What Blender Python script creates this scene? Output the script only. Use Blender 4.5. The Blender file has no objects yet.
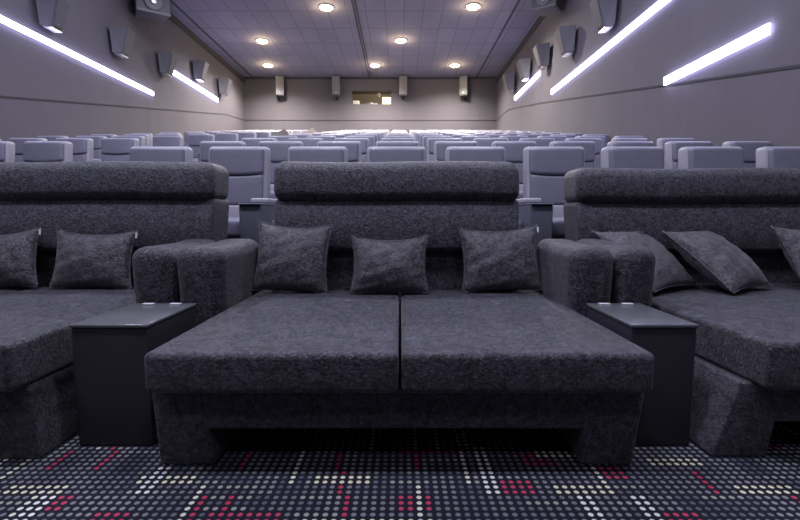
import bpy, bmesh, math, random
from mathutils import Vector, Matrix, Euler
random.seed(4)
sc = bpy.context.scene
COL = sc.collection
R = math.radians

# ------------------------------------------------------------------ materials
def mat(name, color, rough=.6, metal=0., sheen=0., bump=None, mottle=None, spec=.5, coat=0., emit=None, estr=0.):
    m = bpy.data.materials.new(name); m.use_nodes = True
    nt = m.node_tree; b = nt.nodes['Principled BSDF']
    b.inputs['Base Color'].default_value = (*color, 1)
    b.inputs['Roughness'].default_value = rough
    b.inputs['Metallic'].default_value = metal
    b.inputs['Specular IOR Level'].default_value = spec
    b.inputs['Sheen Weight'].default_value = sheen
    b.inputs['Sheen Roughness'].default_value = .4
    b.inputs['Coat Weight'].default_value = coat
    if emit:
        b.inputs['Emission Color'].default_value = (*emit, 1)
        b.inputs['Emission Strength'].default_value = estr
    tc = nt.nodes.new('ShaderNodeTexCoord')
    if mottle:
        scale, c2, lo, hi, stretch = mottle
        mp = nt.nodes.new('ShaderNodeMapping'); mp.inputs['Scale'].default_value = stretch
        nz = nt.nodes.new('ShaderNodeTexNoise'); nz.inputs['Scale'].default_value = scale
        nz.inputs['Detail'].default_value = 6; nz.inputs['Roughness'].default_value = .7
        nz.inputs['Distortion'].default_value = .6
        cr = nt.nodes.new('ShaderNodeValToRGB')
        cr.color_ramp.elements[0].position = lo; cr.color_ramp.elements[0].color = (*color, 1)
        cr.color_ramp.elements[1].position = hi; cr.color_ramp.elements[1].color = (*c2, 1)
        nt.links.new(tc.outputs['Object'], mp.inputs[0]); nt.links.new(mp.outputs[0], nz.inputs['Vector'])
        fac = nz.outputs['Fac']
        if scale > 40:      # crushed pile: larger irregular marks over the fine grain
            n2 = nt.nodes.new('ShaderNodeTexNoise'); n2.inputs['Scale'].default_value = 15; n2.inputs['Detail'].default_value = 4
            n2.inputs['Distortion'].default_value = 2.2; nt.links.new(mp.outputs[0], n2.inputs['Vector'])
            mm = nt.nodes.new('ShaderNodeMix'); mm.inputs[0].default_value = .38
            nt.links.new(fac, mm.inputs[2]); nt.links.new(n2.outputs['Fac'], mm.inputs[3]); fac = mm.outputs[0]
        nt.links.new(fac, cr.inputs[0]); nt.links.new(cr.outputs[0], b.inputs['Base Color'])
    if bump:
        scale, strength, dist = bump
        nz = nt.nodes.new('ShaderNodeTexNoise'); nz.inputs['Scale'].default_value = scale
        nz.inputs['Detail'].default_value = 5; nz.inputs['Roughness'].default_value = .65
        bp = nt.nodes.new('ShaderNodeBump'); bp.inputs['Strength'].default_value = strength
        bp.inputs['Distance'].default_value = dist
        nt.links.new(tc.outputs['Object'], nz.inputs['Vector'])
        nt.links.new(nz.outputs['Fac'], bp.inputs['Height']); nt.links.new(bp.outputs[0], b.inputs['Normal'])
    return m

VELVET = mat('crushed_velvet', (.0095, .009, .0145), .50, sheen=.18, spec=.45, bump=(85, .8, .012),
             mottle=(75, (.125, .118, .156), .43, .70, (1, .75, 1)))
VELVET2 = mat('pillow_velvet', (.018, .017, .022), .46, sheen=.2, spec=.5, bump=(80, .7, .010),
              mottle=(55, (.18, .173, .20), .40, .74, (1, .8, 1)))
LEATHER = mat('grey_leather', (.175, .170, .225), .40, spec=.5, bump=(60, .12, .005),
              mottle=(3, (.205, .20, .26), .4, .7, (1, 1, 1)))
LEATHER_L = mat('pale_leather', (.35, .34, .39), .5, spec=.5, bump=(60, .1, .005))
CONSOLE = mat('console_grey', (.11, .11, .15), .5, spec=.4)
BLACK = mat('black_plastic', (.015, .015, .018), .5)
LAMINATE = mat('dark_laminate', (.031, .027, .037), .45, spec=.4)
TABLETOP = mat('satin_table_top', (.11, .112, .125), .30, spec=.6, coat=.35)  # base colour lifted above the body's to paint in reflections on the top
SILVER = mat('brushed_silver', (.7, .7, .72), .3, metal=1.)
SPKR = mat('speaker_grey', (.13, .128, .142), .5, spec=.5)
SPKG = mat('speaker_grille', (.105, .103, .118), .55, spec=.4, bump=(220, .3, .004))
SPKB = mat('back_speaker_grey', (.22, .215, .235), .5)
BEIGE = mat('beige_cloth', (.30, .265, .235), .8)
ZIP = mat('pale_tag', (.62, .62, .66), .4)
CUFF = mat('dark_gap', (.012, .012, .014), .8)
WALLM = mat('grey_wall_fabric', (.126, .117, .137), .8, spec=.25, bump=(9, .12, .02),
            mottle=(1.2, (.142, .131, .152), .35, .7, (1, 1, .25)))
GROOVE = mat('wall_groove', (.05, .047, .052), .9)
LED = mat('led_diffuser', (.9, .9, .95), .4, emit=(.62, .60, 1.0), estr=16.)
LEDB = mat('led_channel', (.5, .5, .56), .4)
WARM = mat('warm_lamp', (1, .95, .8), .4, emit=(1., .83, .50), estr=26.)
RING = mat('lamp_ring', (.75, .73, .7), .35)
RISER = mat('dark_riser', (.04, .04, .048), .8)
BOOTH = mat('booth_cream', (.62, .56, .36), .8)
BOOTHD = mat('booth_brown', (.10, .075, .06), .8)

def ceiling_mat():
    m = bpy.data.materials.new('ceiling_tiles'); m.use_nodes = True
    nt = m.node_tree; b = nt.nodes['Principled BSDF']; N = nt.nodes.new; L = nt.links.new
    b.inputs['Roughness'].default_value = .85
    b.inputs['Specular IOR Level'].default_value = .2
    tc = N('ShaderNodeTexCoord'); sp = N('ShaderNodeSeparateXYZ'); L(tc.outputs['Object'], sp.inputs[0])
    def M(op, a, c=None, d=None):
        n = N('ShaderNodeMath'); n.operation = op
        for i, v in enumerate((a, c, d)):
            if v is None: continue
            if isinstance(v, (int, float)): n.inputs[i].default_value = v
            else: L(v, n.inputs[i])
        return n.outputs[0]
    def line(o, period, off, w):
        q = M('FRACT', M('DIVIDE', M('ADD', o, off), period))
        return M('LESS_THAN', q, w / period)
    lx = line(sp.outputs[0], .62, 60.02, .028); ly = line(sp.outputs[1], 1.42, 1.4, .045)
    ln = M('MAXIMUM', lx, ly)
    cx = M('FLOOR', M('DIVIDE', M('ADD', sp.outputs[0], 60.02), .62)); cy = M('FLOOR', M('DIVIDE', M('ADD', sp.outputs[1], 1.4), 1.42))
    cb = N('ShaderNodeCombineXYZ'); L(cx, cb.inputs[0]); L(cy, cb.inputs[1])
    wn = N('ShaderNodeTexWhiteNoise'); wn.noise_dimensions = '2D'; L(cb.outputs[0], wn.inputs['Vector'])
    mix = N('ShaderNodeMix'); mix.data_type = 'RGBA'
    mix.inputs[6].default_value = (.215, .208, .28, 1); mix.inputs[7].default_value = (.24, .23, .305, 1)
    L(wn.outputs['Value'], mix.inputs[0])
    m2 = N('ShaderNodeMix'); m2.data_type = 'RGBA'; L(ln, m2.inputs[0]); L(mix.outputs[2], m2.inputs[6])
    m2.inputs[7].default_value = (.15, .145, .19, 1)
    L(m2.outputs[2], b.inputs['Base Color'])
    nz = N('ShaderNodeTexNoise'); nz.inputs['Scale'].default_value = 30
    bp = N('ShaderNodeBump'); bp.inputs['Strength'].default_value = .2; bp.inputs['Distance'].default_value = .01
    L(tc.outputs['Object'], nz.inputs['Vector']); L(nz.outputs['Fac'], bp.inputs['Height']); L(bp.outputs[0], b.inputs['Normal'])
    return m
CEIL = ceiling_mat()

def carpet_mat():
    m = bpy.data.materials.new('dotted_carpet'); m.use_nodes = True
    nt = m.node_tree; b = nt.nodes['Principled BSDF']; N = nt.nodes.new; L = nt.links.new
    b.inputs['Roughness'].default_value = .9; b.inputs['Specular IOR Level'].default_value = .15
    tc = N('ShaderNodeTexCoord'); sp = N('ShaderNodeSeparateXYZ'); L(tc.outputs['Object'], sp.inputs[0])
    def M(op, a, c=None, d=None):
        n = N('ShaderNodeMath'); n.operation = op
        for i, v in enumerate((a, c, d)):
            if v is None: continue
            if isinstance(v, (int, float)): n.inputs[i].default_value = v
            else: L(v, n.inputs[i])
        return n.outputs[0]
    P = .0302
    ux = M('DIVIDE', M('ADD', sp.outputs[0], 30), P); uy = M('DIVIDE', M('ADD', sp.outputs[1], 30), P)
    ix = M('FLOOR', ux); iy = M('FLOOR', uy)
    fx = M('SUBTRACT', M('FRACT', ux), .5); fy = M('SUBTRACT', M('FRACT', uy), .5)
    d = M('SQRT', M('ADD', M('POWER', M('MULTIPLY', fx, 1.0), 2), M('POWER', M('MULTIPLY', fy, .95), 2)))
    dot = N('ShaderNodeMapRange'); L(d, dot.inputs[0])
    dot.inputs[1].default_value = .24; dot.inputs[2].default_value = .33; dot.inputs[3].default_value = 1; dot.inputs[4].default_value = 0
    def noise(w, h, sx, sy):
        cb = N('ShaderNodeCombineXYZ')
        L(M('FLOOR', M('DIVIDE', M('ADD', ix, sx), w)), cb.inputs[0]); L(M('FLOOR', M('DIVIDE', M('ADD', iy, sy), h)), cb.inputs[1])
        cb.inputs[2].default_value = sx
        wn = N('ShaderNodeTexWhiteNoise'); wn.noise_dimensions = '3D'; L(cb.outputs[0], wn.inputs['Vector'])
        return wn.outputs['Value']
    def lt(v, t): return M('LESS_THAN', v, t)
    def mixc(f, a, c):
        n = N('ShaderNodeMix'); n.data_type = 'RGBA'; L(f, n.inputs[0])
        if isinstance(a, tuple): n.inputs[6].default_value = (*a, 1)
        else: L(a, n.inputs[6])
        if isinstance(c, tuple): n.inputs[7].default_value = (*c, 1)
        else: L(c, n.inputs[7])
        return n.outputs[2]
    col = mixc(noise(3, 4, 5, 9), (.085, .09, .115), (.22, .22, .23))
    col = mixc(lt(noise(5, 1, 23, 3), .10), col, (.28, .28, .26))
    col = mixc(lt(noise(4, 3, 3, 7), .075), col, (.42, .05, .10))
    col = mixc(lt(noise(1, 5, 31, 2), .035), col, (.42, .04, .09))
    col = mixc(lt(noise(7, 2, 11, 5), .065), col, (.62, .60, .42))
    col = mixc(lt(noise(2, 11, 17, 13), .05), col, (.66, .66, .63))
    col = mixc(lt(noise(1, 8, 41, 19), .03), col, (.62, .61, .50))
    fin = mixc(dot.outputs[0], (.012, .012, .022), col)
    L(fin, b.inputs['Base Color'])
    return m
CARPET = carpet_mat()

# ------------------------------------------------------------------ mesh helpers
def link(o, parent=None):
    COL.objects.link(o)
    if parent: o.parent = parent
    return o
def mesh_obj(name, verts, faces, material, parent=None, smooth=True, loc=None, rot=None):
    me = bpy.data.meshes.new(name); me.from_pydata([tuple(v) for v in verts], [], faces); me.update()
    bm = bmesh.new(); bm.from_mesh(me); bmesh.ops.recalc_face_normals(bm, faces=bm.faces); bm.to_mesh(me); bm.free()
    me.materials.append(material)
    if smooth:
        for p in me.polygons: p.use_smooth = True
    o = bpy.data.objects.new(name, me)
    if loc: o.location = loc
    if rot: o.rotation_euler = rot
    return link(o, parent)
def thing(name, loc, label, cat, group=None, rot=(0, 0, 0)):
    o = bpy.data.objects.new(name, None); o.empty_display_size = .1
    o.location = loc; o.rotation_euler = rot
    o['label'] = label; o['category'] = cat
    if group: o['group'] = group
    return link(o)
def axis_coords(L, r, n, k):
    """positions along one axis: rounded zones of k steps, flat middle of n steps"""
    h = L / 2; r = min(r, h * .999); out = []
    for i in range(k + 1): out.append((-1, i / k))
    for i in range(1, n): out.append((0, i / n))
    for i in range(k + 1): out.append((1, i / k))
    res = []
    for z, t in out:
        if z == -1: res.append(-h + r * (1 - math.cos(t * math.pi / 2)) if False else -h + r * t)
        elif z == 0: res.append(-h + r + (L - 2 * r) * t)
        else: res.append(h - r + r * t)
    return res
def rbox_data(x0, x1, y0, y1, z0, z1, r=.03, n=(4, 4, 4), k=3, fn=None):
    """box with truly rounded edges; fn(p) -> p reshapes it"""
    c = Vector(((x0 + x1) / 2, (y0 + y1) / 2, (z0 + z1) / 2)); S = (x1 - x0, y1 - y0, z1 - z0)
    rr = min(r, min(S) / 2 * .98)
    A = [axis_coords(S[i], rr, n[i], k) for i in range(3)]
    idx = {}; verts = []; faces = []
    def V(i, j, l):
        key = (i, j, l)
        if key in idx: return idx[key]
        p = Vector((A[0][i], A[1][j], A[2][l]))
        # warp zone positions so arcs are even
        q = Vector([max(-S[a] / 2 + rr, min(S[a] / 2 - rr, p[a])) for a in range(3)])
        d = p - q
        if rr > 0 and d.length > 1e-9:
            e = Vector([math.tan(max(-1, min(1, d[a] / rr)) * math.pi / 4) for a in range(3)])
            d = e.normalized() * rr if e.length > 0 else d
        p = q + d + c
        if fn: p = Vector(fn(p))
        idx[key] = len(verts); verts.append(p); return idx[key]
    a, b, g = len(A[0]) - 1, len(A[1]) - 1, len(A[2]) - 1
    for i in range(a):
        for j in range(b):
            for l in (0, g): faces.append((V(i, j, l), V(i + 1, j, l), V(i + 1, j + 1, l), V(i, j + 1, l)))
    for i in range(a):
        for l in range(g):
            for j in (0, b): faces.append((V(i, j, l), V(i + 1, j, l), V(i + 1, j, l + 1), V(i, j, l + 1)))
    for j in range(b):
        for l in range(g):
            for i in (0, a): faces.append((V(i, j, l), V(i, j + 1, l), V(i, j + 1, l + 1), V(i, j, l + 1)))
    return verts, faces
def rbox(name, x0, x1, y0, y1, z0, z1, material, parent=None, r=.03, n=(4, 4, 4), k=3, fn=None):
    v, f = rbox_data(x0, x1, y0, y1, z0, z1, r, n, k, fn)
    return mesh_obj(name, v, f, material, parent)
def box(name, x0, x1, y0, y1, z0, z1, material, parent=None, fn=None):
    vs = [Vector((x, y, z)) for x in (x0, x1) for y in (y0, y1) for z in (z0, z1)]
    if fn: vs = [Vector(fn(v)) for v in vs]
    fs = [(0, 1, 3, 2), (4, 6, 7, 5), (0, 4, 5, 1), (2, 3, 7, 6), (0, 2, 6, 4), (1, 5, 7, 3)]
    return mesh_obj(name, vs, fs, material, parent, smooth=False)
def cyl(name, c, axis, r0, r1, L, material, parent=None, seg=24, bevel=.15):
    """solid lathe along axis from c"""
    ax = Vector(axis).normalized(); rot = ax.to_track_quat('Z', 'Y').to_matrix()
    prof = [(0, 0), (r0 * (1 - bevel), 0), (r0, L * bevel * .6), (r1, L * (1 - bevel * .6)), (r1 * (1 - bevel), L), (0, L)]
    vs = []; fs = []
    for (r, z) in prof:
        for s in range(seg):
            a = 2 * math.pi * s / seg
            vs.append(Vector(c) + rot @ Vector((r * math.cos(a), r * math.sin(a), z)))
    for i in range(len(prof) - 1):
        for s in range(seg):
            fs.append((i * seg + s, i * seg + (s + 1) % seg, (i + 1) * seg + (s + 1) % seg, (i + 1) * seg + s))
    o = mesh_obj(name, vs, fs, material, parent, smooth=True)
    bm = bmesh.new(); bm.from_mesh(o.data); bmesh.ops.remove_doubles(bm, verts=bm.verts, dist=1e-5); bmesh.ops.recalc_face_normals(bm, faces=bm.faces); bm.to_mesh(o.data); bm.free()
    return o
def prism(name, outline, x0, x1, material, parent=None, smooth=False):
    """outline in (y,z), extruded along x"""
    n = len(outline)
    vs = [Vector((x0, y, z)) for y, z in outline] + [Vector((x1, y, z)) for y, z in outline]
    fs = [tuple(range(n)), tuple(range(n, 2 * n))] + [(i, (i + 1) % n, n + (i + 1) % n, n + i) for i in range(n)]
    return mesh_obj(name, vs, fs, material, parent, smooth=smooth)
def structure(o): o['kind'] = 'structure'; return o

# ------------------------------------------------------------------ room
XL, XR, YF, YB, ZC = -7.5, 4.66, -7.0, 23.0, 7.5
PITCH, RUN, RISE, Y1, T1, NROW = .73, 1.537, .288, 4.3, .485, 12
structure(box('floor', XL, XR, YF, 3.34, -.12, 0, CARPET))
# stepped seating tiers, one carpeted mass
prof = [(3.34, -.12), (3.34, T1)]
for n in range(NROW):
    y = Y1 - .96 + RUN * (n + 1); z = T1 + RISE * n
    if n < NROW - 1: prof += [(y, z), (y, z + RISE)]
    else: prof += [(YB, z)]
prof += [(YB, -.12)]
structure(prism('floor', prof, XL, XR, RISER))
structure(box('ceiling', XL, XR, YF, YB, ZC, ZC + .15, CEIL))
structure(box('wall_left', XL - .2, XL, YF, YB, -.12, ZC + .15, WALLM))
structure(box('wall_right', XR, XR + .2, YF, YB, -.12, ZC + .15, WALLM))
structure(box('wall_front', XL - .2, XR + .2, YF - .2, YF, -.12, ZC + .15, WALLM))
# back wall with the projection opening
WX0, WX1, WZ0, WZ1 = -2.32, -.44, 6.27, 6.90
def back_wall():
    ys = (YB, YB + .25); vs = []; fs = []
    xs = [XL - .2, WX0, WX1, XR + .2]; zs = [-.12, WZ0, WZ1, ZC + .15]
    for y in ys:
        for z in zs:
            for x in xs: vs.append((x, y, z))
    def I(a, b, c): return a * 16 + b * 4 + c
    for a in (0, 1):
        for b in range(3):
            for c in range(3):
                if b == 1 and c == 1: continue
                fs.append((I(a, b, c), I(a, b, c + 1), I(a, b + 1, c + 1), I(a, b + 1, c)))
    fs += [(I(0, 1, 1), I(0, 1, 2), I(1, 1, 2), I(1, 1, 1)), (I(0, 2, 1), I(0, 2, 2), I(1, 2, 2), I(1, 2, 1)),
           (I(0, 1, 1), I(0, 2, 1), I(1, 2, 1), I(1, 1, 1)), (I(0, 1, 2), I(0, 2, 2), I(1, 2, 2), I(1, 1, 2))]
    return mesh_obj('wall_back', vs, fs, WALLM, smooth=False)
structure(back_wall())
# grooves that follow the rake of the seating along the walls
def groove(xa, xb, pts):
    w = .035
    vs = []
    for x in (xa, xb):
        for (y, z) in pts: vs.append((x, y, z - w / 2))
        for (y, z) in reversed(pts): vs.append((x, y, z + w / 2))
    n = len(pts) * 2
    fs = [tuple(range(n)), tuple(range(n, 2 * n))] + [(i, (i + 1) % n, n + (i + 1) % n, n + i) for i in range(n)]
    return structure(mesh_obj('trim_1', vs, fs, GROOVE, smooth=False))
GRL = [(2.0, 1.86), (9.0, 3.17), (20.6, 5.28), (YB, 5.5)]
GRR = [(2.0, 1.95), (5.6, 2.68), (15.9, 4.66), (20.4, 5.45), (YB, 5.5)]
groove(XL, XL + .012, GRL); groove(XR - .012, XR, GRR)
structure(box('trim_2', XL, XR, YB - .012, YB, 5.485, 5.525, GROOVE))
# panel joints of the back wall and side walls
# ceiling margins: dropped bands beside the walls and the long dark joint
structure(box('trim_3', XL, XL + .05, YF, YB, ZC - .22, ZC, GROOVE))
structure(box('trim_3', XR - .05, XR, YF, YB, ZC - .22, ZC, GROOVE))
structure(box('trim_4', -7.06, -7.0, YF, YB, ZC - .02, ZC, GROOVE))
structure(box('trim_4', 3.62, 3.68, YF, YB, ZC - .02, ZC, GROOVE))
structure(box('trim_5', -1.50, -1.46, YF, YB, ZC - .02, ZC, GROOVE))
structure(box('trim_5', -1.40, -1.37, YF, YB, ZC - .02, ZC, GROOVE))
structure(box('trim_6', XL, XR, YB - .1, YB, ZC - .06, ZC, GROOVE))
# projection booth behind the opening
bf = structure(box('window_1', WX0, WX1, YB + .10, YB + .115, WZ0, WZ1, mat('booth_glass', (.95, .97, 1), .02)))
gm = bf.data.materials[0].node_tree.nodes['Principled BSDF']; gm.inputs['Transmission Weight'].default_value = 1; gm.inputs['IOR'].default_value = 1.1
def booth():
    x0, x1, y0, y1, z0, z1 = -3.4, .3, YB + .25, YB + 2.6, 5.4, 7.4
    structure(box('floor', x0, x1, y0, y1, z0 - .1, z0, BOOTHD)); structure(box('ceiling', x0, x1, y0, y1, z1, z1 + .1, BOOTHD))
    structure(box('wall_booth_back', x0, x1, y1, y1 + .1, z0, z1, BOOTHD))
    structure(box('wall_booth_left', x0 - .1, x0, y0, y1, z0, z1, BOOTH)); structure(box('wall_booth_right', x1, x1 + .1, y0, y1, z0, z1, BOOTH))
booth()
cab = thing('storage_cabinet', (-.62, YB + 1.5, 5.4), 'cream cabinet at the right side of the projection booth window', 'cabinet')
box('body', -.28, .28, -.25, .25, 0, 1.5, BOOTH, cab); box('door', -.26, .26, -.27, -.25, .05, 1.45, BOOTH, cab); box('handle', .16, .2, -.3, -.27, .7, .85, SILVER, cab.children[1])
cab2 = thing('storage_locker', (-2.24, YB + 1.5, 5.4), 'narrow white locker at the left side of the projection booth window', 'locker')
WHT = mat('white_enamel', (.85, .84, .82), .5)
box('body', -.16, .16, -.2, .2, 0, 1.35, WHT, cab2); box('door', -.14, .14, -.22, -.2, .05, 1.3, WHT, cab2); box('handle', .08, .11, -.25, -.22, .6, .75, SILVER, cab2.children[1])
pj = thing('film_projector', (-1.45, YB + 1.3, 5.4), 'dark digital projector on a pedestal behind the projection booth window', 'projector')
rbox('body', -.33, .33, -.4, .5, .78, 1.14, SPKR, pj, r=.03); box('pedestal', -.22, .22, -.3, .4, 0, .78, SPKR, pj)
cyl('lens', (.0, -.4, .98), (0, -1, 0), .12, .14, .25, SILVER, pj); box('control_panel', .1, .3, -.41, -.4, 1.0, 1.1, SILVER, pj)
bl = thing('booth_lamp', (-.9, YB + .6, 7.4), 'small white ceiling lamp inside the projection booth', 'lamp')
cyl('lamp_shade', (0, 0, 0), (0, 0, -1), .16, .13, .08, WHT, bl)
ld = bpy.data.lights.new('booth_light', 'POINT'); ld.energy = 160; ld.color = (1, .9, .7); ld.shadow_soft_size = .12
lo = bpy.data.objects.new('bulb_light', ld); link(lo, bl); lo.location = (0, 0, -.25)

# ------------------------------------------------------------------ lounge sofas
def crown(cx, cy, hx, hy, ztop, amp):
    def fn(p):
        if p.z > ztop - .06:
            a = max(0, 1 - ((p.x - cx) / hx) ** 2) * max(0, 1 - ((p.y - cy) / hy) ** 2)
            return (p.x, p.y, p.z + amp * a + .0035 * math.sin(p.x * 19 + p.y * 7) * a)
        return p
    return fn
def make_sofa(label, xc, c0, c1, seam, zt, zb, yf, legs, back, arms, backz, group=None, yo=0.):
    t = thing('lounge_sofa', (xc, 2.4, 0), label, 'sofa', group)
    ox, oy = xc, 2.4
    def L(x): return x - ox
    def Y(y): return y - oy
    for a, b in ((c0, seam - .005), (seam + .005, c1)):
        rbox('seat_cushion', L(a), L(b), Y(yf), Y(3.02 + yo), zb, zt, VELVET, t, r=.024, n=(10, 14, 2), k=4,
             fn=crown(L((a + b) / 2), Y((yf + 3.) / 2), (b - a) / 2, (3. - yf) / 2, zt, .012))
    # the base: an apron between two slab legs
    yb = yf + .075
    rbox('base_frame', L(legs[0][1] - .04), L(legs[1][0] + .04), Y(yb + .011), Y(3.1), .142, zb + .004, VELVET, t, r=.012, n=(6, 4, 1), k=2)
    for i, (xa, xb, xat, xbt) in enumerate(legs):       # bottom extents, top extents
        h = zb + .003
        def fn(p, xa=xa, xb=xb, xat=xat, xbt=xbt, h=h):
            u = (p.x - L(xa)) / (xb - xa); f = p.z / h
            lo_ = xa + (xat - xa) * f; hi_ = xb + (xbt - xb) * f
            return (L(lo_ + (hi_ - lo_) * u), p.y, p.z)
        rbox('leg', L(xa), L(xb), Y(yb + .01), Y(3.0), .0, h, VELVET, t, r=.010, n=(2, 4, 3), k=3, fn=fn)
    # arms
    for (xa, xb, lean) in arms:
        def fa(p, xa=xa, xb=xb, lean=lean):
            f = (p.z - .2) / .6
            w = 1 - .05 * (1 - f)
            front = p.y < Y(2.6)
            yy = p.y + (.035 * (1 - f) if front else 0)
            cx = L((xa + xb) / 2)
            return (cx + (p.x - cx) * (.90 + .10 * math.sin(min(1, max(0, f * 1.15)) * math.pi / 2)), yy, p.z + (.012 if p.y > Y(2.8) else 0))
        rbox('armrest', L(xa), L(xb), Y(2.36), Y(3.08), .12, .785, VELVET, t, r=.075, n=(3, 5, 5), k=5, fn=fa)
    # backrest: recessed lower panel, middle panel, rolled headrest
    bx0, bx1 = back; z0, z1, z2, z3 = backz          # lower, seam, roll bottom, top
    rbox('lower_back_panel', L(bx0 - .02), L(bx1 + .02), Y(3.04 + yo), Y(3.24 + yo), .30, z1 + .05, VELVET, t, r=.03, n=(8, 2, 3))
    rec = math.tan(R(8))
    def fm(p):
        f = (p.z - z1) / (z2 - z1)
        p = Vector((p.x, p.y + max(0, p.z - z1) * rec, p.z))
        bulge = .02 * math.sin(max(0, min(1, f)) * math.pi)
        return (p.x - (.015 if p.x > L((bx0 + bx1) / 2) else -.015) * (1 - f), p.y - (bulge if p.y < Y(3.12 + yo) else 0), p.z)
    rbox('back_panel', L(bx0), L(bx1), Y(2.985 + yo), Y(3.27 + yo), z1, z2 + .02, VELVET, t, r=.035, n=(12, 2, 6), k=4, fn=fm)
    def fr(p):
        f = (p.z - z2) / (z3 - z2)
        p = Vector((p.x, p.y + max(0, p.z - z1) * rec, p.z))
        b = .02 * math.sin(max(0, min(1, f)) * math.pi)
        return (p.x, p.y - (b if p.y < Y(3.15 + yo) else 0) + .0, p.z + .004 * math.sin(p.x * 5))
    rbox('headrest', L(bx0 + .0), L(bx1 - .0), Y(2.955 + yo), Y(3.28 + yo), z2, z3, VELVET, t, r=.07, n=(16, 2, 3), k=6, fn=fr)
    box('rear_panel', L(bx0 + .03), L(bx1 - .03), Y(3.24 + yo), Y(3.275 + yo), .05, z2, CUFF, t)
    return t

make_sofa('dark grey velvet lounge sofa in the middle with two front legs fully visible', -.01, -.915, .91, .0, .462, .312, 1.60,
          [(-.915, -.705, -.935, -.75), (.69, .885, .70, .925)], (-.822, .778), [(-1.17, -.915, -1), (.885, 1.12, 1)], (.30, .715, 1.035, 1.300))
make_sofa('dark bluish velvet lounge sofa at the left edge with its right corner showing', -2.2, -3.02, -1.42, -2.36, .485, .30, 1.64,
          [(-3.0, -2.78, -3.02, -2.8), (-1.62, -1.405, -1.64, -1.43)], (-2.70, -1.20), [(-3.26, -3.04, -1), (-1.405, -1.175, 1)], (.30, .715, 1.04, 1.300))
make_sofa('dark velvet lounge sofa at the right edge with three scattered pillows', 2.15, 1.36, 3.0, 2.62, .485, .30, 1.66,
          [(1.225, 1.445, 1.32, 1.50), (2.78, 3.0, 2.74, 3.0)], (1.20, 2.78), [(1.125, 1.34, -1), (3.02, 3.24, 1)], (.30, .695, 1.02, 1.272), None, .15)

# ------------------------------------------------------------------ side tables
def table(label, x0, x1):
    xc = (x0 + x1) / 2
    t = thing('side_table', (xc, 2.058, 0), label, 'table')
    h = (x1 - x0) / 2
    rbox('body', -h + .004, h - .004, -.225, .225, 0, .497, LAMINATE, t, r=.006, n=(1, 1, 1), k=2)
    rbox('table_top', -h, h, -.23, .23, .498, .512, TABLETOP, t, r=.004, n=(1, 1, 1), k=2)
    for s in (-1, 1):
        rbox('metal_inlay', s * h * .42 - .026, s * h * .42 + .026, .185, .212, .512, .517, ZIP, t, r=.002, n=(1, 1, 1), k=2)
    return t
table('dark laminate side table between left sofa and middle sofa, pale reflections on top', -1.33, -1.015)
table('dark laminate side table between middle sofa and right sofa, bluish sheen on top', .93, 1.20)

# ------------------------------------------------------------------ pillows
def pillow(name, w, h, th, loc, rot, label, seed, tag=0):
    if len(rot) == 2:      # right and up directions
        x = Vector(rot[0]).normalized(); z = Vector(rot[1]).normalized(); y = z.cross(x).normalized(); z = x.cross(y)
        rot = Matrix((x, y, z)).transposed().to_euler()
    t = thing(name, loc, label, 'pillow', None, rot)
    N = 22; rnd = random.Random(seed); ph = [rnd.uniform(0, 6.28) for _ in range(6)]
    vs = []; fs = []
    def pt(u, v, s):
        e = .10 * (1 - abs(v) ** 2.2) * abs(u) ** 3; g = .09 * (1 - abs(u) ** 2.2) * abs(v) ** 3
        x = u * w / 2 * (1 - e); z = v * h / 2 * (1 - g)
        prof = (max(0, (1 - u ** 2)) ** .55) * (max(0, (1 - v ** 2)) ** .55)
        # wrinkles running in from the corners
        wr = .0035 * math.sin(9 * u * v + 7 * (u - v) + ph[0]) + .003 * math.sin(14 * u + 5 * v + ph[1]) + .0025 * math.sin(17 * v - 6 * u + ph[2])
        y = s * (th / 2 * prof + (wr * (prof ** .6) if prof > 0 else 0))
        z -= .018 * (1 - u * u) * max(0, v) 
        return Vector((x, y, z + h / 2))
    for s in (-1, 1):
        for i in range(N + 1):
            for j in range(N + 1):
                a = -1 + 2 * i / N; b = -1 + 2 * j / N
                a = math.sin(a * math.pi / 2) * .55 + a * .45; b = math.sin(b * math.pi / 2) * .55 + b * .45
                vs.append(pt(a, b, s))
    K = (N + 1) ** 2
    for q in range(2):
        for i in range(N):
            for j in range(N):
                o = q * K
                fs.append((o + i * (N + 1) + j, o + (i + 1) * (N + 1) + j, o + (i + 1) * (N + 1) + j + 1, o + i * (N + 1) + j + 1))
    c = mesh_obj('cover', vs, fs, VELVET2, t)
    bm = bmesh.new(); bm.from_mesh(c.data); bmesh.ops.remove_doubles(bm, verts=bm.verts, dist=1e-4); bmesh.ops.recalc_face_normals(bm, faces=bm.faces); bm.to_mesh(c.data); bm.free()
    # piping seam round the edge
    ring = []
    M_ = 20
    for k in range(4 * M_):
        sd, q = divmod(k, M_); q = -1 + 2 * q / M_
        u, v = [(q, -1), (1, q), (-q, 1), (-1, -q)][sd]
        ring.append(pt(u, v, 0))
    rv = []; rf = []
    for k, p in enumerate(ring):
        d = (ring[(k + 1) % len(ring)] - ring[k - 1]).normalized(); nrm = Vector((0, 1, 0)); bi = d.cross(nrm)
        for m in range(6):
            a = m * math.pi / 3; rv.append(p + (nrm * math.cos(a) + bi * math.sin(a)) * .0055)
    for k in range(len(ring)):
        for m in range(6):
            k2 = (k + 1) % len(ring); rf.append((k * 6 + m, k * 6 + (m + 1) % 6, k2 * 6 + (m + 1) % 6, k2 * 6 + m))
    mesh_obj('piping', rv, rf, VELVET2, t)
    if tag:
        rbox('zip_pull', tag * w / 2 - .006, tag * w / 2 + .006, -.008, .0, h - .05, h - .012, ZIP, t, r=.003, n=(1, 1, 1), k=2)
    return t
lean = R(-14)
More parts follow.
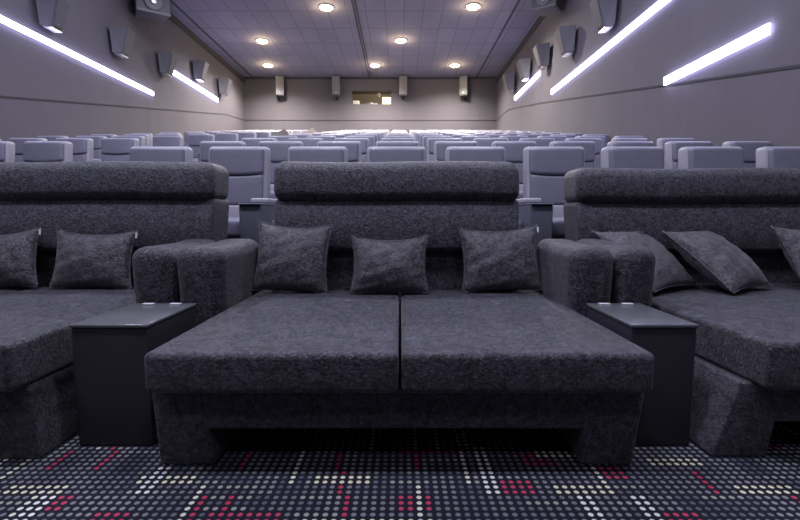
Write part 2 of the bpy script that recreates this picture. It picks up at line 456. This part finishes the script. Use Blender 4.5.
pillow('throw_pillow', .47, .44, .15, (-.685, 2.84, .475), (lean, R(3), 0), 'velvet pillow on the middle sofa beside its left armrest', 1)
pillow('throw_pillow', .48, .36, .16, (-.065, 2.80, .475), (R(-16), 0, 0), 'shiny velvet pillow in the centre of the middle sofa', 2)
pillow('throw_pillow', .50, .415, .15, (.635, 2.85, .475), (lean, R(-2), 0), 'velvet pillow on the middle sofa beside its right armrest', 3, 1)
pillow('throw_pillow', .51, .375, .16, (-1.93, 2.86, .49), (lean, R(1), 0), 'velvet pillow on the left sofa next to its right armrest', 4, 1)
pillow('throw_pillow', .51, .375, .16, (-2.51, 2.86, .49), (lean, R(-4), 0), 'velvet pillow on the left sofa, cut off by the picture edge', 5, 1)
PR = ((.34, .22, .0), (-.24, .24, .27))
pillow('throw_pillow', .50, .53, .19, (1.65, 2.73, .515), PR, 'velvet pillow on the right sofa, partly behind its left armrest', 6)
pillow('throw_pillow', .52, .53, .21, (2.08, 2.70, .515), PR, 'velvet pillow tipped onto one corner in the middle of the right sofa', 7)
pillow('throw_pillow', .46, .42, .16, (2.66, 2.84, .52), ((.38, .12, 0), (-.2, .15, .34)), 'velvet pillow on the right sofa at the picture edge', 8)

# ------------------------------------------------------------------ cinema seats
def tiltfn(a, z0=.42):
    t_ = math.tan(a)
    return lambda p: (p.x, p.y + max(0, p.z - z0) * t_ - .66 * t_, p.z)
def make_seat(loc):
    t = thing('cinema_seat', loc, 'x', 'seat', 'grey leather cinema seats in raised rows')
    tf = tiltfn(R(7))
    rbox('back_shell', -.277, .277, .035, .17, .22, 1.095, LEATHER_L, t, r=.04, n=(3, 1, 5), k=3, fn=tf)
    def hf(p):
        u = p.x / .25
        q = Vector((p.x, p.y - (.018 * (1 - u * u) * (1 if p.y < .05 else 0)), p.z - .018 * (1 - u * u) * (1 if p.z < .95 else 0) + .0))
        return tf(q)
    rbox('headrest', -.247, .247, -.005, .09, .845, 1.075, LEATHER, t, r=.028, n=(8, 1, 3), k=3, fn=hf)
    def bf_(p):
        u = p.x / .24
        q = Vector((p.x, p.y - (.012 * (1 - u * u) * (1 if p.y < .05 else 0)), p.z - .018 * (1 - u * u) * (1 if p.z > .7 else 0)))
        return tf(q)
    rbox('back_cushion', -.24, .24, .0, .08, .56, .835, LEATHER, t, r=.022, n=(8, 1, 3), k=2, fn=bf_)
    rbox('lumbar_cushion', -.24, .24, -.015, .08, .36, .555, LEATHER_L, t, r=.022, n=(6, 1, 2), k=2, fn=tf)
    def sf(p):
        u = p.x / .26
        return (p.x, p.y, p.z + .012 * (1 - u * u))
    rbox('seat_cushion', -.265, .265, -.66, .04, .27, .435, LEATHER, t, r=.05, n=(4, 4, 1), k=3, fn=sf)
    box('base', -.22, .22, -.52, .02, 0, .28, CONSOLE, t)
    return t
def add_console(t, side):
    x = side * PITCH / 2
    c = rbox('armrest_console', x - .085, x + .085, -.80, -.02, 0, .54, CONSOLE, t, r=.012, n=(1, 1, 1), k=2)
    rbox('cup_tray', x - .086, x + .086, -.82, -.44, .541, .552, CONSOLE, c, r=.006, n=(1, 1, 1), k=2)
    rbox('arm_pad', x - .075, x + .075, -.56, -.02, .553, .60, LEATHER_L, c, r=.018, n=(1, 2, 1), k=2)
protoA = make_seat((0, 0, 0)); add_console(protoA, -1)
protoE = make_seat((0, 0, 0)); add_console(protoE, -1); add_console(protoE, 1)
used = {}
def copy_tree(o, parent=None):
    c = o.copy(); COL.objects.link(c)
    if parent: c.parent = parent
    for ch in o.children: copy_tree(ch, c)
    return c
ORD = ['first', 'second', 'third', 'fourth', 'fifth', 'sixth', 'seventh', 'eighth', 'ninth', 'tenth', 'eleventh', 'twelfth']
def place_seat(row, block, k, idx, last):
    proto = protoE if last else protoA
    key = 'E' if last else 'A'
    o = proto if key not in used else copy_tree(proto)
    used[key] = 1
    o.location = (-.03 + k * PITCH, Y1 + RUN * (row - 1), T1 + RISE * (row - 1))
    rowtxt = 'front row' if row == 1 else ('rearmost row' if row == NROW else ORD[row - 1] + ' row from front')
    o['label'] = f'grey leather cinema seat, {rowtxt}, {block}, {ORD[idx]} from left'
for row in range(1, NROW + 1):
    for i, k in enumerate(range(-3, 7)):
        if row == 1 and k > 5: continue
        place_seat(row, 'main block', k, i, row == 1 and k == 5)
    if row > 1:
        ks = [k for k in (-9, -8, -7, -6)]
        if row == 2: ks = [-7, -6]
        if row == 3: ks = [-9, -8, -7, -6]
        for i, k in enumerate(ks):
            place_seat(row, 'left wall block', k, i, k == -6)
# sloping boards of the stair entrance that stand up among the far seats
def parapet(x0, pts, y0, y1, z0, m, label):
    t = bpy.data.objects
    n = len(pts); vs = [Vector((x, 0, z)) for x, z in pts] + [Vector((x, y1 - y0, z)) for x, z in pts]
    fs = [tuple(range(n)), tuple(range(n, 2 * n))] + [(i, (i + 1) % n, n + (i + 1) % n, n + i) for i in range(n)]
    o = mesh_obj('stair_parapet', vs, fs, m, smooth=False, loc=(x0, y0, z0)); o['label'] = label; o['category'] = 'parapet'
    return o
parapet(-3.56, [(0, 0), (0, 1.04), (.42, 1.27), (.66, 1.04), (.66, 0)], 17.0, 17.35, T1 + RISE * 8, BEIGE, 'larger brownish sloping parapet top rising among the far seats')
parapet(-4.1, [(0, 0), (0, 1.06), (.38, 1.22), (.5, 1.1), (.5, 0)], 15.32, 15.62, T1 + RISE * 7, BEIGE, 'smaller pale sloping parapet top rising among the far seats, left of the larger')

# ------------------------------------------------------------------ wall lamps (LED bars)
def led(xw, side, y0, y1, z, label, hh=.076):
    # side: +1 wall at +x (bar protrudes to -x)
    t = thing('led_wall_light', (xw, (y0 + y1) / 2, z), label, 'wall light', 'LED bars on the side walls')
    d = -side; h = (y1 - y0) / 2
    xa, xb = sorted((0, d * .02)); box('channel', xa, xb, -h + .02, h - .02, -.05, .05, LEDB, t)
    xa, xb = sorted((d * .02, d * .06)); rbox('diffuser', xa, xb, -h, h, -hh, hh, LED, t, r=.008, n=(1, 1, 1), k=2)
    return t
led(XL, -1, 7.6, 14.45, 4.60, 'long white LED bar high on the left wall, running off the picture edge', .058)
led(XL, -1, 15.75, 19.55, 5.63, 'short white LED bar far back on the left wall')
led(XR, 1, 6.06, 8.36, 3.27, 'lowest and nearest white LED bar on the right wall', .068)
led(XR, 1, 7.4, 14.6, 4.68, 'longest white LED bar rising across the right wall', .066)
led(XR, 1, 15.9, 19.2, 5.62, 'short white LED bar far back on the right wall')

# ------------------------------------------------------------------ wall speakers
def wall_speaker(xw, side, y, zb, label):
    """tapered box, wide at the top, leaning face, on a bracket"""
    t = thing('wall_speaker', (xw, y, zb), label, 'speaker', 'tapered speakers along the side walls')
    d = -side
    vs = []
    # wall side stands off .06; depth top .40, bottom .22; width top .62, bottom .40
    for (z, dep, w) in ((0, .20, .24), (.64, .40, .33)):
        vs += [(d * .08, -w, z), (d * .08, w, z), (d * (.08 + dep), w * .62, z + .0), (d * (.08 + dep), -w * .62, z + .0)]
    fs = [(0, 1, 2, 3), (4, 5, 6, 7), (0, 1, 5, 4), (1, 2, 6, 5), (2, 3, 7, 6), (3, 0, 4, 7)]
    o = mesh_obj('cabinet', vs, fs, SPKR, t, smooth=False)
    bm = bmesh.new(); bm.from_mesh(o.data); bmesh.ops.bevel(bm, geom=bm.edges[:], offset=.018, segments=2, affect='EDGES'); bm.to_mesh(o.data); bm.free()
    # grille on the front (inward) face
    g = []
    for (z, dep, w) in ((.04, .216, .13), (.60, .392, .18)):
        g += [(d * (.08 + dep), -w, z), (d * (.08 + dep), w, z), (d * (.092 + dep), w, z), (d * (.092 + dep), -w, z)]
    mesh_obj('grille', g, fs, SPKG, t, smooth=False)
    xa, xb = sorted((0, d * .09)); box('bracket', xa, xb, -.05, .05, .26, .42, BLACK, t)
    cyl('badge', (d * .314, 0, .10), (d, 0, -.25), .018, .018, .012, SILVER, t, seg=12)
    xa, xb = sorted((d * .10, d * .27)); box('led_reflection_plate', xa, xb, -.16, .16, -.02, -.001, SILVER, t)  # silver strip added to stand in for the LED reflection under the cabinet
    return t
SY = [10.35, 12.8, 15.2, 17.65, 20.0]
SZ = [4.80, 5.15, 5.45, 5.78, 6.08]
nm = ['nearest', 'second', 'third', 'fourth', 'farthest']
for i in range(5):
    wall_speaker(XL, -1, SY[i] - .15, SZ[i] - .03 + (.08, 0, -.10, .10, -.14)[i], f'grey tapered speaker on the left wall, {nm[i]} along it')
for i in range(5):
    wall_speaker(XR, 1, SY[i] + (.2, .1, -.2, -.5, -.6)[i], SZ[i] + .08 + (.10, 0, 0, -.08, -.20)[i], f'grey tapered speaker on the right wall, {nm[i]} of those fully in view')
wall_speaker(XR, 1, 8.1, 4.62, 'grey tapered speaker on the right wall, mostly cut off by the top edge')

def back_speaker(x, yaw, label):
    t = thing('back_wall_speaker', (x, YB, 6.58), label, 'speaker', 'box speakers on the back wall', (0, 0, yaw))
    t.location.y = YB - .1
    vs = []
    for (z, ) in ((0,), (.9,)):
        w0, w1 = .155, .20
        vs += [(-w0, -.02, z), (w0, -.02, z), (w1, -.36, z), (-w1, -.36, z)]
    fs = [(0, 1, 2, 3), (4, 5, 6, 7), (0, 1, 5, 4), (1, 2, 6, 5), (2, 3, 7, 6), (3, 0, 4, 7)]
    o = mesh_obj('cabinet', vs, fs, SPKR, t, smooth=False)
    bm = bmesh.new(); bm.from_mesh(o.data); bmesh.ops.bevel(bm, geom=bm.edges[:], offset=.015, segments=2, affect='EDGES'); bm.to_mesh(o.data); bm.free()
    rbox('grille', -.18, .18, -.378, -.358, .03, .87, SPKB, t, r=.008, n=(1, 1, 1), k=2)
    cyl('badge', (0, -.378, .13), (0, -1, 0), .03, .03, .012, SILVER, t, seg=14)
    box('bracket', -.05, .05, -.05, .10, -.12, .15, BLACK, t)
back_speaker(-5.80, R(22), 'pale box speaker at the left end of the back wall, turned inward')
back_speaker(-3.02, 0, 'pale box speaker on the back wall, left of the projection window')
back_speaker(.15, 0, 'pale box speaker on the back wall, right of the projection window')
back_speaker(3.12, R(-22), 'pale box speaker at the right end of the back wall, turned inward')

# large lamp housings hung high on both walls
def big_light(x, y, z, side, label):
    t = thing('ceiling_speaker', (x, y, z), label, 'speaker', 'large boxes near the ceiling')
    d = -side
    vs = []
    for (yy, w, z0, z1) in ((.6, .36, .1, .62), (-.35, .42, 0, .55)):
        vs += [(-w, yy, z0), (w, yy, z0), (w, yy - .0, z1), (-w, yy, z1)]
    fs = [(0, 1, 2, 3), (4, 5, 6, 7), (0, 1, 5, 4), (1, 2, 6, 5), (2, 3, 7, 6), (3, 0, 4, 7)]
    o = mesh_obj('cabinet', vs, fs, SPKR, t, smooth=False)
    bm = bmesh.new(); bm.from_mesh(o.data); bmesh.ops.bevel(bm, geom=bm.edges[:], offset=.02, segments=2, affect='EDGES'); bm.to_mesh(o.data); bm.free()
    box('front_rim', -.42, .42, -.375, -.352, .0, .06, SPKB, t)
    cyl('horn', (0, -.33, .30), (0, -1, 0), .20, .24, .07, SPKB, t)
    cyl('dust_cap', (0, -.39, .30), (0, -1, 0), .10, .08, .05, SILVER, t, seg=16)
    box('bracket', -.06, .06, .0, .10, .5, ZC - z, BLACK, t)
    t.rotation_euler = (0, 0, d * R(35))
    if side > 0: t.scale = (.8, .8, .8)
    return t
big_light(-6.95, 13.6, 6.46, -1, 'large angled speaker box near the ceiling on the left wall')
big_light(4.14, 13.7, 6.66, 1, 'large angled speaker box near the ceiling on the right wall')

# ------------------------------------------------------------------ ceiling lamps
def downlight(x, y, label, watts=1750, group='round warm ceiling downlights'):
    t = thing('ceiling_downlight', (x, y, ZC), label, 'ceiling light', group)
    cyl('trim_ring', (0, 0, 0), (0, 0, -1), .25, .235, .035, RING, t, seg=28)
    cyl('lens', (0, 0, -.03), (0, 0, -1), (.20), .18, .03, WARM, t, seg=28)
    ld = bpy.data.lights.new('downlight_beam', 'SPOT'); ld.energy = watts; ld.color = (1., .92, .84)
    ld.spot_size = R(155); ld.spot_blend = .8; ld.shadow_soft_size = .15
    lo = bpy.data.objects.new('beam', ld); link(lo, t); lo.location = (0, 0, -.09)
    lg = bpy.data.lights.new('downlight_glow', 'POINT'); lg.energy = 26; lg.color = (1., .76, .42); lg.shadow_soft_size = .1
    lo = bpy.data.objects.new('glow', lg); link(lo, t); lo.location = (0, 0, -.22)
    return t
DL = [(-2.33, 15.35, 'warm ceiling downlight, upper left one of the nearer pair'), (2.30, 15.3, 'warm ceiling downlight, upper right one of the nearer pair'),
      (-5.2, 18.2, 'warm ceiling downlight in the middle row, the left one'), (.03, 18.15, 'warm ceiling downlight in the middle row, at the centre'),
      (-5.78, 21.05, 'warm ceiling downlight closest to the back wall, leftmost'), (-1.09, 21.05, 'warm ceiling downlight closest to the back wall, above the projection window'),
      (2.40, 21.05, 'warm ceiling downlight closest to the back wall, rightmost')]
for x, y, l in DL: downlight(x, y, l)
# unseen fill lamps added over the front half to light sofas and seat fronts
def front_fill_light(x, y, watts, col):
    t = thing('added_fill_panel', (x, y, ZC), 'added unseen fill light above the front of the hall', 'ceiling light', 'added fill lights above the front of the hall')
    box('frame', -.45, .45, -.45, .45, -.03, 0, RING, t); box('diffuser', -.41, .41, -.41, .41, -.038, -.03, LEDB, t)
    ld = bpy.data.lights.new('fill_panel_lamp', 'AREA'); ld.energy = watts; ld.color = col; ld.shape = 'SQUARE'; ld.size = .8
    lo = bpy.data.objects.new('fill_panel_glow', ld); link(lo, t); lo.location = (0, 0, -.06)
COOL = (.80, .80, 1.)
for x in (-4.6, -1.4, 1.8):
    for y, w in ((-3.0, 45), (1.0, 190), (6.0, 140), (11.0, 100)):
        front_fill_light(x, y, w, COOL)

# ------------------------------------------------------------------ world, camera
w = bpy.data.worlds.new('w'); sc.world = w; w.use_nodes = True
w.node_tree.nodes['Background'].inputs[0].default_value = (.5, .5, .6, 1); w.node_tree.nodes['Background'].inputs[1].default_value = .1
cd = bpy.data.cameras.new('cam'); cam = bpy.data.objects.new('camera', cd); COL.objects.link(cam)
cd.sensor_width = 36; cd.lens = 464 / 800 * 36; cd.clip_start = .05
cam.location = (0, 0, .95); cam.rotation_euler = (math.pi / 2 - math.atan(45 / 464), 0, 0)
sc.camera = cam
sc.view_settings.view_transform = 'Standard'; sc.view_settings.look = 'None'
sc.view_settings.gamma = 1; sc.view_settings.use_curve_mapping = False
sc.view_settings.exposure = 0.0
sc.cycles.use_denoising = True
sc.cycles.max_bounces = 6
